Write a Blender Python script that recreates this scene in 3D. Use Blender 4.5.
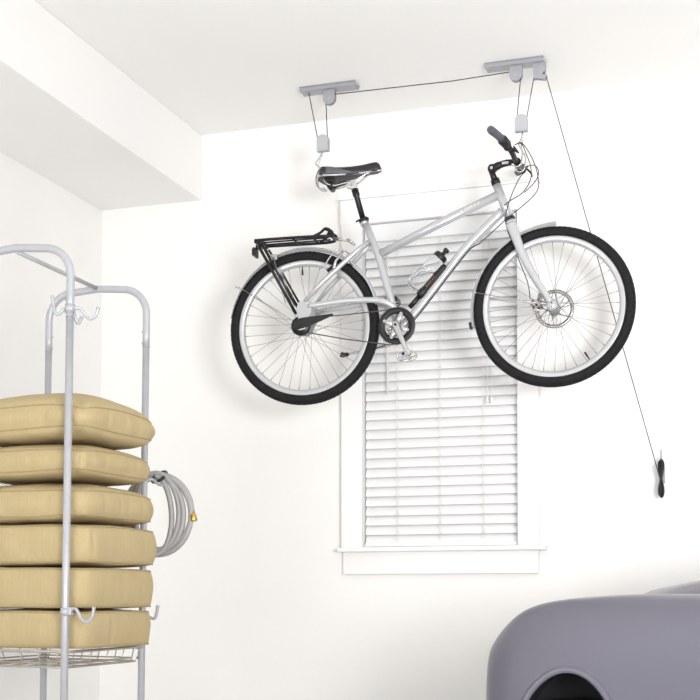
import bpy, bmesh, math, random
from mathutils import Vector, Matrix, noise
from mathutils.bvhtree import BVHTree
random.seed(7)
PI = math.pi
S = bpy.context.scene
C = S.collection
for o in list(bpy.data.objects): bpy.data.objects.remove(o)

# ------------------------------------------------------------------ camera
cd = bpy.data.cameras.new('camera'); cam = bpy.data.objects.new('camera', cd); C.objects.link(cam)
cd.sensor_width = 36; cd.lens = 36 * 1302 / 700
PITCH = math.radians(1.5)
cd.shift_y = ((600 - 1302 * math.tan(PITCH)) - 350) / 700
cam.location = (0, 0, .85)
cam.rotation_euler = (PI / 2 + PITCH, 0, math.radians(18.08))
cd.clip_start = .05
S.camera = cam
# ------------------------------------------------------------------ world, lights, exposure
w = bpy.data.worlds.new('daylight'); S.world = w; w.use_nodes = True
bg = w.node_tree.nodes['Background']; bg.inputs[0].default_value = (1, .99, .975, 1); bg.inputs[1].default_value = .55
S.view_settings.view_transform = 'Standard'; S.view_settings.look = 'None'
S.view_settings.exposure = -0.62; S.view_settings.gamma = 1; S.view_settings.use_curve_mapping = False

def area(name, loc, target, size, power, col=(1, 1, 1), spread=180):
    l = bpy.data.lights.new(name, 'AREA'); l.shape = 'SQUARE'; l.size = size; l.energy = power; l.color = col; l.spread = math.radians(spread)
    o = bpy.data.objects.new(name, l); C.objects.link(o); o.location = loc
    o.rotation_euler = (Vector(target) - Vector(loc)).to_track_quat('-Z', 'Y').to_euler()
    return o
area('studio_or_fill_light', (-2.2, -.4, .95), (-1.7, 5.4, 2.9), 1.3, 80, (1, .99, .98))
area('studio_or_fill_light', (2.1, -.2, 1.45), (-.4, 5.7, 2.5), 1.5, 112, (1, .992, .985), 95)
area('studio_or_fill_light', (.6, 1.0, .45), (-.4, 3.4, 3.12), 1.6, 62, (1, .992, .985), 120)  # added fill near the floor, aimed up to brighten the ceiling

# ------------------------------------------------------------------ materials
def mat(name, col, rough=.5, metal=0, bump=None, var=None, **kw):
    m = bpy.data.materials.new(name); m.use_nodes = True
    nt = m.node_tree; b = nt.nodes['Principled BSDF']
    b.inputs['Base Color'].default_value = (*col, 1); b.inputs['Roughness'].default_value = rough
    b.inputs['Metallic'].default_value = metal
    for k, v in kw.items(): b.inputs[k.replace('_', ' ')].default_value = v
    tc = nt.nodes.new('ShaderNodeTexCoord')
    if var:
        sc, amt = var
        n = nt.nodes.new('ShaderNodeTexNoise'); n.inputs['Scale'].default_value = sc; n.inputs['Detail'].default_value = 4
        nt.links.new(tc.outputs['Object'], n.inputs['Vector'])
        r = nt.nodes.new('ShaderNodeValToRGB')
        r.color_ramp.elements[0].position = .3; r.color_ramp.elements[1].position = .7
        r.color_ramp.elements[0].color = (*[c * (1 - amt) for c in col], 1)
        r.color_ramp.elements[1].color = (*[min(1, c * (1 + amt * .5)) for c in col], 1)
        nt.links.new(n.outputs['Fac'], r.inputs['Fac']); nt.links.new(r.outputs['Color'], b.inputs['Base Color'])
    if bump:
        sc, st, dist = bump
        n = nt.nodes.new('ShaderNodeTexNoise'); n.inputs['Scale'].default_value = sc; n.inputs['Detail'].default_value = 5
        nt.links.new(tc.outputs['Object'], n.inputs['Vector'])
        bn = nt.nodes.new('ShaderNodeBump'); bn.inputs['Strength'].default_value = st; bn.inputs['Distance'].default_value = dist
        nt.links.new(n.outputs['Fac'], bn.inputs['Height']); nt.links.new(bn.outputs['Normal'], b.inputs['Normal'])
    return m
M = {}
M['wall'] = mat('white_wall_paint', (.90, .89, .875), .75, bump=(60, .12, .004), var=(3, .012))
M['ceil'] = mat('ceiling_paint', (.89, .885, .875), .85, bump=(80, .12, .004), var=(2, .012))
M['trim'] = mat('trim_paint', (.89, .885, .88), .4, var=(5, .01))
M['floor'] = mat('concrete', (.72, .71, .69), .6, bump=(20, .2, .004), var=(6, .12))
M['blind'] = mat('blind_vinyl', (.84, .84, .845), .4, var=(8, .01))
M['cord'] = mat('white_cord', (.82, .82, .82), .7, var=(50, .05))
M['glass'] = mat('window_glass', (1, 1, 1), .02, Transmission_Weight=1, IOR=1.45)
M['galv'] = mat('grey_painted_steel', (.36, .365, .40), .45, .2, bump=(90, .05, .002), var=(30, .06))
M['rack'] = mat('silver_powder_coat', (.47, .48, .52), .36, .25, var=(40, .05))
M['bike'] = mat('silver_bike_paint', (.52, .53, .555), .27, .35, var=(20, .02), Coat_Weight=.4)
M['alu'] = mat('polished_aluminium', (.60, .60, .61), .25, .8, var=(40, .05))
M['rim'] = mat('anodised_rim', (.58, .585, .60), .3, .5, var=(40, .03))
M['spoke'] = mat('steel_spoke', (.30, .30, .31), .35, .6, var=(40, .03))
M['black'] = mat('black_plastic', (.006, .006, .007), .45, var=(60, .2))
M['satin'] = mat('black_anodised_metal', (.010, .010, .0115), .35, .3, var=(60, .2))
M['grip'] = mat('grey_rubber_grip', (.09, .095, .115), .6, bump=(300, .3, .001), var=(90, .15))
M['rope'] = mat('hoist_rope', (.075, .072, .068), .8, bump=(400, .4, .001), var=(300, .4))
M['cable'] = mat('cable_housing', (.02, .02, .02), .45, var=(90, .2))
M['chain'] = mat('chain_steel', (.12, .11, .10), .4, .7, bump=(500, .6, .002), var=(300, .4))
M['steel'] = mat('brushed_steel', (.55, .54, .53), .3, .9, var=(90, .15))
M['wire'] = mat('nickel_wire', (.50, .48, .44), .3, .7, var=(60, .1))
M['saddle'] = mat('black_leather', (.02, .02, .023), .45, bump=(250, .3, .001), var=(60, .2))
M['saddleg'] = mat('grey_saddle_panel', (.11, .115, .13), .55, bump=(250, .2, .001), var=(60, .1))
M['plasticg'] = mat('light_grey_plastic', (.44, .45, .48), .5, var=(30, .04))
M['hose'] = mat('grey_vinyl_hose', (.36, .355, .355), .42, bump=(150, .1, .001), var=(20, .06))
M['brass'] = mat('brass', (.62, .42, .12), .3, .9, var=(90, .15))
M['bottle'] = mat('clear_bottle_plastic', (.98, .985, 1), .05, var=(20, .01), Transmission_Weight=.97, IOR=1.12)
M['orange'] = mat('orange_print', (.75, .28, .08), .5, var=(30, .1))
M['orangef'] = mat('pale_orange_decal', (.80, .62, .52), .4, var=(30, .1))
M['amber'] = mat('amber_reflector', (.75, .42, .10), .2, var=(80, .2))
M['red'] = mat('dark_red_reflector', (.09, .012, .015), .2, var=(80, .2))
M['car'] = mat('grey_lilac_car_paint', (.138, .134, .170), .28, .0, var=(3, .02), Coat_Weight=.12, Coat_Roughness=.05, Specular_IOR_Level=.35)
M['dark'] = mat('black_underbody', (.008, .008, .012), .8, bump=(30, .3, .004), var=(20, .2))
M['chrome'] = mat('chrome', (.32, .34, .42), .06, 1, var=(10, .01))

def tyre_mat():
    m = mat('tyre_rubber', (.008, .008, .0095), .75)
    m.node_tree.nodes['Principled BSDF'].inputs['Specular IOR Level'].default_value = .3
    nt = m.node_tree; b = nt.nodes['Principled BSDF']; tc = nt.nodes.new('ShaderNodeTexCoord')
    v = nt.nodes.new('ShaderNodeTexVoronoi'); v.inputs['Scale'].default_value = 110; v.feature = 'F1'; v.distance = 'CHEBYCHEV'
    bn = nt.nodes.new('ShaderNodeBump'); bn.inputs['Strength'].default_value = .9; bn.inputs['Distance'].default_value = .003
    nt.links.new(tc.outputs['Object'], v.inputs['Vector']); nt.links.new(v.outputs['Distance'], bn.inputs['Height'])
    nt.links.new(bn.outputs['Normal'], b.inputs['Normal'])
    return m
M['tyre'] = tyre_mat()

def fabric_mat():
    col = (.37, .295, .155)
    m = mat('tan_cushion_canvas', col, .9)
    nt = m.node_tree; b = nt.nodes['Principled BSDF']; tc = nt.nodes.new('ShaderNodeTexCoord')
    mp = nt.nodes.new('ShaderNodeMapping'); mp.inputs['Scale'].default_value = (55, 55, 2)
    n = nt.nodes.new('ShaderNodeTexNoise'); n.inputs['Scale'].default_value = 3; n.inputs['Detail'].default_value = 3
    nt.links.new(tc.outputs['Object'], mp.inputs['Vector']); nt.links.new(mp.outputs['Vector'], n.inputs['Vector'])
    r = nt.nodes.new('ShaderNodeValToRGB')
    r.color_ramp.elements[0].position = .3; r.color_ramp.elements[1].position = .75
    r.color_ramp.elements[0].color = (.46, .365, .198, 1); r.color_ramp.elements[1].color = (.51, .41, .228, 1)
    nt.links.new(n.outputs['Fac'], r.inputs['Fac']); nt.links.new(r.outputs['Color'], b.inputs['Base Color'])
    n2 = nt.nodes.new('ShaderNodeTexNoise'); n2.inputs['Scale'].default_value = 9; n2.inputs['Detail'].default_value = 3
    nt.links.new(tc.outputs['Object'], n2.inputs['Vector'])
    bn = nt.nodes.new('ShaderNodeBump'); bn.inputs['Strength'].default_value = .35; bn.inputs['Distance'].default_value = .02
    nt.links.new(n2.outputs['Fac'], bn.inputs['Height']); nt.links.new(bn.outputs['Normal'], b.inputs['Normal'])
    return m
M['fabric'] = fabric_mat()
M['piping'] = mat('tan_cushion_piping', (.38, .295, .155), .85, bump=(200, .3, .001), var=(60, .06))

# ------------------------------------------------------------------ mesh helpers
def V(*a): return Vector(a)
def box(bm, lo, hi, bev=0, mtx=None):
    r = bmesh.ops.create_cube(bm, size=1); vs = r['verts']
    lo, hi = Vector(lo), Vector(hi); c = (lo + hi) / 2; d = hi - lo
    for v in vs: v.co = Vector((v.co.x * d.x, v.co.y * d.y, v.co.z * d.z)) + c
    if bev:
        es = list({e for v in vs for e in v.link_edges})
        r2 = bmesh.ops.bevel(bm, geom=es, offset=bev, segments=2, affect='EDGES', profile=.6)
        vs = list({v for f in r2['faces'] for v in f.verts} | {v for v in vs if v.is_valid})
    if mtx is not None: bmesh.ops.transform(bm, matrix=mtx, verts=vs)
    return vs
def spline(pts, n=6, closed=False):
    P = [Vector(p) for p in pts]; out = []; L = len(P)
    def g(i): return P[i % L] if closed else P[max(0, min(L - 1, i))]
    for i in range(L if closed else L - 1):
        a, b, c, d = g(i - 1), g(i), g(i + 1), g(i + 2)
        for k in range(n):
            t = k / n
            out.append(.5 * ((2 * b) + (c - a) * t + (2 * a - 5 * b + 4 * c - d) * t * t + (3 * b - a - 3 * c + d) * t ** 3))
    if not closed: out.append(P[-1])
    return out
def tube(bm, pts, r, seg=10, closed=False, cap=True, flat=None):
    """sweep of a circle (or ellipse: flat=(normal, ratio)) along pts; r may be a list"""
    P = [Vector(p) for p in pts]; n = len(P)
    R = r if isinstance(r, (list, tuple)) else [r] * n
    T = []
    for i in range(n):
        if closed: t = P[(i + 1) % n] - P[i - 1]
        else: t = P[min(n - 1, i + 1)] - P[max(0, i - 1)]
        T.append(t.normalized() if t.length > 1e-9 else V(0, 0, 1))
    up = V(0, 0, 1) if abs(T[0].z) < .9 else V(0, 1, 0)
    if flat: up = Vector(flat[0])
    N = (up - T[0] * up.dot(T[0])).normalized(); rings = []
    for i in range(n):
        if i:
            if flat: N = (Vector(flat[0]) - T[i] * Vector(flat[0]).dot(T[i])).normalized()
            else: N = (N - T[i] * N.dot(T[i])).normalized()
        B = T[i].cross(N); k = flat[1] if flat else 1
        rings.append([bm.verts.new(P[i] + (N * math.cos(a) * k + B * math.sin(a)) * R[i]) for a in [2 * PI * j / seg for j in range(seg)]])
    for i in range(n if closed else n - 1):
        A, Bq = rings[i], rings[(i + 1) % n]
        for j in range(seg):
            f = bm.faces.new((A[j], A[(j + 1) % seg], Bq[(j + 1) % seg], Bq[j])); f.smooth = True
    if cap and not closed:
        bm.faces.new(rings[0][::-1]); bm.faces.new(rings[-1])
def lathe(bm, prof, c=(0, 0, 0), axis='Y', seg=48, closed=True):
    """prof: list of (radius, along-axis); closed profile makes a solid ring"""
    c = Vector(c); rings = []
    for k in range(seg):
        a = 2 * PI * k / seg; ring = []
        for r, h in prof:
            if axis == 'Y': p = V(r * math.cos(a), h, r * math.sin(a))
            elif axis == 'Z': p = V(r * math.cos(a), r * math.sin(a), h)
            else: p = V(h, r * math.cos(a), r * math.sin(a))
            ring.append(bm.verts.new(p + c))
        rings.append(ring)
    m = len(prof)
    for k in range(seg):
        A, B = rings[k], rings[(k + 1) % seg]
        for j in range(m if closed else m - 1):
            f = bm.faces.new((A[j], A[(j + 1) % m], B[(j + 1) % m], B[j])); f.smooth = True
    if not closed:
        for idx in (0, -1):
            if prof[idx][0] > 1e-6: bm.faces.new([r[idx] for r in rings])
def cyl(bm, a, b, r, seg=16): tube(bm, [a, b], r, seg)
def sphere(bm, c, r, sc=(1, 1, 1), u=16, v=10):
    q = bmesh.ops.create_uvsphere(bm, u_segments=u, v_segments=v, radius=r)
    for x in q['verts']: x.co = Vector((x.co.x * sc[0], x.co.y * sc[1], x.co.z * sc[2])) + Vector(c)
    for f in {f for x in q['verts'] for f in x.link_faces}: f.smooth = True
def prism(bm, pts, y0, y1, axis='Y', bev=0):
    """extrude a polygon given in (x,z) between y0 and y1"""
    A = [bm.verts.new((x, y0, z)) for x, z in pts]; B = [bm.verts.new((x, y1, z)) for x, z in pts]
    n = len(pts); fs = [bm.faces.new(A), bm.faces.new(B[::-1])]
    for i in range(n): fs.append(bm.faces.new((A[i], B[i], B[(i + 1) % n], A[(i + 1) % n])))
    if bev:
        es = [e for f in fs[:2] for e in f.edges]
        bmesh.ops.bevel(bm, geom=es, offset=bev, segments=2, affect='EDGES')
def obj(name, bm, m, parent=None, smooth=None):
    bmesh.ops.remove_doubles(bm, verts=bm.verts, dist=1e-6)
    bmesh.ops.recalc_face_normals(bm, faces=bm.faces)
    me = bpy.data.meshes.new(name); bm.to_mesh(me); bm.free()
    if smooth:
        for p in me.polygons: p.use_smooth = True
    me.materials.append(M[m]); o = bpy.data.objects.new(name, me); C.objects.link(o)
    if parent: o.parent = parent
    return o
def thing(name, label, cat, loc=(0, 0, 0), rot=(0, 0, 0), group=None):
    o = bpy.data.objects.new(name, None); C.objects.link(o); o.empty_display_size = .05
    o.location = loc; o.rotation_euler = rot; o['label'] = label; o['category'] = cat
    if group: o['group'] = group
    return o
def tag(o, label, cat, group=None):
    o['label'] = label; o['category'] = cat
    if group: o['group'] = group
    return o
def struct(name, bm, m, parent=None):
    o = obj(name, bm, m, parent)
    if not parent: o['kind'] = 'structure'
    return o
B = bmesh.new

# ------------------------------------------------------------------ room
XL, XR, YB, ZC, YF = -3.19, 3.4, 5.77, 3.12, -2.4
b = B(); box(b, (XL - .15, YF, -.12), (XR + .15, YB + .2, 0)); struct('floor', b, 'floor')
b = B(); box(b, (XL - .15, YF, ZC), (XR + .15, YB + .2, ZC + .12)); struct('ceiling', b, 'ceil')
b = B(); box(b, (XL - .15, YF, 0), (XL, YB + .2, ZC)); struct('wall_left', b, 'wall')
b = B(); box(b, (XR, YF, 0), (XR + .15, YB + .2, ZC)); struct('wall_right', b, 'wall')
WX0, WX1, WZ0, WZ1 = -1.815, -1.087, 1.105, 2.60       # window opening
b = B()
box(b, (XL, YB, 0), (WX0, YB + .15, ZC)); box(b, (WX1, YB, 0), (XR, YB + .15, ZC))
box(b, (WX0, YB, 0), (WX1, YB + .15, WZ0)); box(b, (WX0, YB, WZ1), (WX1, YB + .15, ZC))
struct('wall_back', b, 'wall')
b = B(); box(b, (XL, YF, 2.80), (-2.644, YB, ZC), .006); struct('trim_1', b, 'ceil')

win = bpy.data.objects.new('window_1', None); C.objects.link(win); win.location = (-1.451, YB, WZ0); win['kind'] = 'structure'
WI = Matrix.Translation((1.451, -YB, -WZ0))
def wpart(name, b, m, parent=win):
    bmesh.ops.transform(b, matrix=WI, verts=b.verts); return obj(name, b, m, parent)
b = B()
box(b, (-1.9155, YB - .036, WZ0 - .012), (WX0, YB, WZ1 + .008), .003)
box(b, (WX1, YB - .036, WZ0 - .012), (-.9925, YB, WZ1 + .008), .003)
wpart('side_casing', b, 'trim')
b = B(); box(b, (-1.920, YB - .038, WZ1), (-.988, YB, 2.716), .003); box(b, (-1.930, YB - .05, 2.716), (-.976, YB, 2.728), .004)
wpart('head_casing', b, 'trim')
b = B(); box(b, (-1.926, YB - .065, 1.072), (-.960, YB + .1, 1.093), .006); wpart('window_sill', b, 'trim')
b = B(); box(b, (-1.909, YB - .026, .969), (-.997, YB, 1.074), .003); wpart('apron', b, 'trim')
b = B()
for x0, x1 in ((WX0, WX0 + .045), (WX1 - .045, WX1)): box(b, (x0, YB + .075, 1.096), (x1, YB + .125, WZ1))
box(b, (WX0, YB + .075, 1.096), (WX1, YB + .125, 1.15)); box(b, (WX0, YB + .075, WZ1 - .05), (WX1, YB + .125, WZ1))
box(b, (WX0, YB + .075, 1.83), (WX1, YB + .125, 1.875))
fr = wpart('window_frame', b, 'trim')
b = B(); box(b, (WX0 + .04, YB + .097, 1.14), (WX1 - .04, YB + .103, 2.56)); wpart('pane', b, 'glass', fr)

# ---- blind
bl = thing('window_blind', 'white horizontal slat blind closed over the window behind the bicycle', 'blind', (-1.451, YB + .02, 1.10))
BI = Matrix.Translation((1.451, -YB - .02, -1.10))
def bpart(name, b, m, parent=bl):
    bmesh.ops.transform(b, matrix=BI, verts=b.verts); return obj(name, b, m, parent)
b = B(); PIT = .0446; ys = YB + .018; bx0, bx1 = WX0 + .006, WX1 - .006
tilt = math.radians(66); nsl = 0; z = 1.155 - PIT
while z < 2.525:
    for k in range(1):
        hw = .0255; top = []; bot = []
        for i in range(7):
            t = -1 + 2 * i / 6; s = t * hw; crown = .0035 * (1 - t * t)
            # t=-1 bottom edge, nearest the room
            dy, dz = math.cos(tilt), math.sin(tilt)
            c = V(0, ys + s * dy - crown * dz, z + .02 + s * dz + crown * dy)
            nrm = V(0, -dz, dy) * .0013
            top.append(c + nrm); bot.append(c - nrm)
        prof = top + bot[::-1]
        A = [b.verts.new((bx0, p.y, p.z)) for p in prof]; Q = [b.verts.new((bx1, p.y, p.z)) for p in prof]
        n = len(prof); b.faces.new(A); b.faces.new(Q[::-1])
        for i in range(n): b.faces.new((A[i], Q[i], Q[(i + 1) % n], A[(i + 1) % n]))
    z += PIT; nsl += 1
bpart('slats', b, 'blind')
b = B(); box(b, (bx0, YB - .012, 2.518), (bx1, YB + .05, 2.598), .004); bpart('valance', b, 'blind')
b = B(); box(b, (bx0, YB - .008, 1.096), (bx1, YB + .034, 1.113), .003); bpart('bottom_rail', b, 'blind')
for x in (-1.651, -1.449, -1.247):
    b = B()
    for yy in (YB - .0085,): cyl(b, (x - .004, yy, 1.125), (x - .004, yy, 2.52), .0009, 6); cyl(b, (x + .004, yy, 1.125), (x + .004, yy, 2.52), .0009, 6)
    zz = 1.150
    while zz < 2.5: cyl(b, (x - .004, yy, zz), (x + .004, YB + .02, zz + .018), .0008, 5); zz += PIT
    bpart('ladder_cord', b, 'cord')
b = B(); cyl(b, (-1.694, YB - .02, 1.80), (-1.694, YB - .018, 2.50), .0035, 8); bpart('tilt_wand', b, 'cord')
b = B()
for dx in (-.010, .010): cyl(b, (-1.216 + dx, YB - .018, 1.765), (-1.216 + dx * .3, YB - .016, 2.52), .0011, 6)
lc = bpart('lift_cord', b, 'cord')
for dx in (-.010, .010):
    b = B(); lathe(b, [(0.0001, 1.737), (.008, 1.740), (.006, 1.755), (.003, 1.770), (.0001, 1.772)], (-1.216 + dx, YB - .018, 0), 'Z', 12, False); bpart('tassel', b, 'blind', lc)

# ------------------------------------------------------------------ bicycle (root under the rear wheel, hub at z = .34)
HX, HY, HZ = -1.978, 5.40, 2.06
bike = thing('bicycle', 'silver city bicycle hanging from two ceiling hooks in front of the window', 'bicycle', (-1.964, 5.365, 2.051 - .34), (0, 0, math.atan(.078)))
def L(x, y, z):
    # frame coordinates slid along camera rays onto the turned plane, relative to rear hub
    k = .9935 + .01395 * x
    return Vector((1.003 * (k * (x - 1.978) + 1.964), y, k * (1.21 + z) - 1.201 + .34))
def lbox(bm, lo, hi, bev=0): return box(bm, L(lo[0], lo[1], lo[2] - .34), L(hi[0], hi[1], hi[2] - .34), bev)
def bp_(name, b, m, parent=bike, mtx=None, origin=None):
    o = obj(name, b, m, parent)
    if mtx is not None: o.matrix_local = mtx
    return o
# steering
ax0 = L(.871, 0, .545); ax1 = L(.930, 0, .381); axd = (ax0 - ax1).normalized()
STE = Matrix.Translation(ax1) @ Matrix.Rotation(math.radians(-1), 4, axd) @ Matrix.Translation(-ax1)
STB = Matrix.Translation(ax1) @ Matrix.Rotation(math.radians(-4.5), 4, axd) @ Matrix.Translation(-ax1)
ARC = lambda c, r, a0, a1, n, y=0: [L(c[0] + r * math.cos(math.radians(a0 + (a1 - a0) * i / n)), y, c[1] + r * math.sin(math.radians(a0 + (a1 - a0) * i / n))) for i in range(n + 1)]

def wheel(c, mtx, flange, rot0):
    """rim mesh at hub centre c; tyre, hub, spokes beneath it"""
    b = B(); lathe(b, [(.299, -.012), (.295, -.0125), (.284, -.0115), (.273, -.005), (.273, .005), (.284, .0115), (.295, .0125), (.299, .012), (.293, .010), (.293, -.010)], seg=96)
    w = bp_('wheel', b, 'rim'); w.matrix_local = mtx @ Matrix.Translation(c)
    b = B(); pr = []
    for k in range(16):
        a = 2 * PI * k / 16; pr.append((.3175 + .0225 * math.cos(a), .0225 * math.sin(a)))
    lathe(b, pr, seg=128); t = obj('tire', b, 'tyre', w)
    # raised shoulder knobs of the tread
    b = B()
    for i in range(96):
        a = 2 * PI * i / 96
        for s in (-1, 1):
            th = math.radians(38) * s; r = .3175 + .0225 * math.cos(th); y = .0225 * math.sin(th)
            m4 = Matrix.Rotation(-a - (.016 if s > 0 else -.016), 4, 'Y') @ Matrix.Translation((r, y, 0)) @ Matrix.Rotation(th, 4, 'Z')
            box(b, (-.0015, -.0042, -.0055), (.0006, .0042, .0055), 0, m4)
    obj('tread', b, 'tyre', t)
    b = B(); f = flange
    lathe(b, [(.008, -.055), (.013, -.05), (.013, -.036), (f, -.034), (f, -.029), (.015, -.024), (.0145, .024), (f, .029), (f, .034), (.013, .036), (.013, .05), (.008, .055)], seg=28, closed=False)
    obj('hub', b, 'alu', w)
    n = 36
    for i in range(n):
        a = 2 * PI * (i + .5) / n + rot0; side = 1 if i % 2 else -1
        off = math.radians(62) * (1 if (i // 2) % 2 else -1)
        h = V((f - .003) * math.cos(a + off), side * .0315, (f - .003) * math.sin(a + off))
        e = V(.275 * math.cos(a), side * .003, .275 * math.sin(a))
        b = B(); cyl(b, h, e, .0010, 5); d = (e - h).normalized(); cyl(b, e - d * .012, e, .0019, 6)
        obj('spoke', b, 'spoke', w)
    return w
I4 = Matrix.Identity(4)
rw = wheel(L(.002, 0, -.005), I4, .030, 0)
fw = wheel(L(1.1085, 0, .013), STE, .024, .1)
# tyre valves
for w, a in ((rw, 92), (fw, -57)):
    b = B(); r = math.radians(a); d = V(math.cos(r), 0, math.sin(r)); cyl(b, d * .276, d * .252, .0028, 8); cyl(b, d * .259, d * .236, .0042, 8); obj('valve', b, 'black', w)
# disc rotor on the far side of the front hub
b = B(); yy = .042
lathe(b, [(.083, yy - .001), (.083, yy + .001), (.067, yy + .001), (.067, yy - .001)], seg=60)
for i in range(6):
    a = 2 * PI * i / 6
    p0 = V(.022 * math.cos(a), yy, .022 * math.sin(a)); p1 = V(.068 * math.cos(a + .5), yy, .068 * math.sin(a + .5))
    tube(b, [p0, (p0 + p1) / 2 + V(math.cos(a), 0, math.sin(a)) * .004, p1], .0034, 6, flat=((0, 1, 0), .3))
lathe(b, [(.026, yy - .001), (.026, yy + .001), (.012, yy + .001), (.012, yy - .001)], seg=24)
rot = obj('disc_rotor', b, 'steel', fw)
b = B()
for i in range(44):
    for rr, da in ((.0715, 0), (.0785, .5)):
        a = 2 * PI * (i + da) / 44; c = V(rr * math.cos(a), yy, rr * math.sin(a)); cyl(b, c - V(0, .0014, 0), c + V(0, .0014, 0), .0021, 7)
obj('vent_holes', b, 'dark', rot)
# frame
b = B()
cyl(b, L(.868, 0, .553), L(.929, 0, .388), .0185, 20)
tube(b, [L(.878, 0, .507), L(.61, 0, .404), L(.352, 0, .297)], [.0195, .0190, .0170], 18)
tube(b, spline([L(.893, 0, .435), L(.74, 0, .296), L(.626, 0, .163), L(.568, 0, .094), L(.513, 0, .030), L(.448, 0, -.030)], 6), .0195, 18)
tube(b, [L(.280, 0, .452), L(.343, 0, .298), L(.398, 0, .111), L(.432, 0, -.02)], .0165, 18)
tube(b, [L(.278, 0, .448), L(.284, 0, .432)], .019, 18)
cyl(b, L(.437, -.036, -.032), L(.437, .036, -.032), .0215, 24)
for s in (-1, 1):
    tube(b, [L(.306, s * .014, .352), L(.262, s * .034, .316), L(.101, s * .055, .180), L(.022, s * .066, .097)], [.010, .011, .0105, .0085], 12)
    tube(b, spline([L(.425, s * .012, .047), L(.395, s * .030, .072), L(.335, s * .043, .087), L(.206, s * .055, .090), L(.037, s * .064, .076)], 6), [.0145] * 12 + [.013] * 12 + [.0105], 12)
    y0 = s * .066; prism(b, [(-.006, .437), (.018, .443), (.044, .436), (.053, .41), (.05, .385), (.028, .355), (.022, .33), (.004, .326), (-.008, .335), (-.004, .36), (-.013, .39), (-.016, .415)], y0 - .004, y0 + .004, bev=.0015)
frame = bp_('frame', b, 'bike')
b = B(); tube(b, [L(.276, -.001, .459), L(.281, -.001, .445)], .0215, 18)
cyl(b, L(.262, -.024, .447), L(.30, .0, .458), .0055, 8); cyl(b, L(.25, -.03, .44), L(.262, -.024, .447), .004, 8)
bp_('seat_clamp', b, 'satin')
# faint lettering strokes on the top tube (short decal bars)
b = B(); bmd = (L(.878, 0, .507) - L(.352, 0, .297)); d = bmd.normalized(); st = L(.352, 0, .297); up = V(-d.z, 0, d.x)
for k, (t0, hh) in enumerate([(.335, .007), (.352, .003), (.362, .0045), (.372, .003), (.382, .0045), (.395, .006), (.405, .003), (.415, .0045)]):
    c = st + d * (t0 + .055) + up * .003; y = -.0183
    vs = [c + V(0, y, 0) - up * hh, c + V(0, y, 0) + d * .006 - up * hh, c + V(0, y, 0) + d * .008 + up * hh * .6, c + V(0, y, 0) + d * .001 + up * hh * .6]
    A = [b.verts.new(v) for v in vs]; Q = [b.verts.new(v + V(0, -.0009, 0)) for v in vs]
    b.faces.new(A); b.faces.new(Q)
    for i in range(4): b.faces.new((A[i], A[(i + 1) % 4], Q[(i + 1) % 4], Q[i]))
obj('decal', b, 'orangef', frame)
# fork (steered)
b = B(); tube(b, [L(.926, 0, .395), L(.933, 0, .372)], .021, 18)
tube(b, [L(.935, -.045, .366), L(.932, 0, .374), L(.935, .045, .366)], .0165, 14)
for s in (-1, 1):
    tube(b, spline([L(.934, s * .043, .368), L(.955, s * .048, .312), L(.986, s * .052, .228), L(1.030, s * .056, .142), L(1.072, s * .058, .072), L(1.100, s * .060, .022)], 5),
         [.0225 - .0115 * i / 25 for i in range(26)], 16, flat=((0, 1, 0), .72))
    lathe(b, [(.0001, s * .054), (.021, s * .054), (.023, s * .058), (.021, s * .064), (.0001, s * .066)], L(1.1075, 0, .007), 'Y', 24, False)
fork = bp_('fork', b, 'bike', mtx=STE)
b = B(); tube(b, [L(.923, 0, .405), L(.927, 0, .393)], .023, 20); bp_('headset_race', b, 'satin', mtx=STE)
b = B(); tube(b, [L(.861, 0, .573), L(.869, 0, .551)], .0195, 20); bp_('headset_cap', b, 'satin', mtx=STE)
b = B()
for z in (-.007, .009): cyl(b, L(1.1075, -.066, z + .007), L(1.1075, -.069, z + .007), .0028, 8)
obj('axle_bolts', b, 'dark', fork)
# stem + handlebar
b = B(); tube(b, [L(.843, 0, .622), L(.852, 0, .598), L(.866, 0, .556)], [.0135, .0125, .0150], 16)
cyl(b, L(.851, -.018, .620), L(.851, .018, .620), .0165, 20)
tube(b, spline([L(.851, 0, .620), L(.885, 0, .633), L(.925, 0, .638), L(.958, 0, .632)], 5), [.0165] * 5 + [.0145] * 5 + [.0135] * 6, 14)
cyl(b, L(.960, -.024, .630), L(.960, .024, .630), .0185, 20)
stem = bp_('stem', b, 'satin', mtx=STB)
b = B(); cyl(b, L(.851, -.0185, .620), L(.851, -.0205, .620), .0065, 14)
obj('bolt', b, 'alu', stem)
b = B(); lbox(b, (.896, -.0165, .629 + .34), (.924, -.0140, .639 + .34)); obj('stem_plate', b, 'alu', stem)
hb = lambda s: [L(.960, 0, .630), L(.959, s * .05, .632), L(.957, s * .10, .643), L(.949, s * .155, .658), L(.932, s * .22, .671), L(.907, s * .30, .684)]
b = B(); tube(b, spline(hb(-1), 6)[::-1] + spline(hb(1), 6)[1:], .0115, 12); bp_('handlebar', b, 'satin', mtx=STB)
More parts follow.
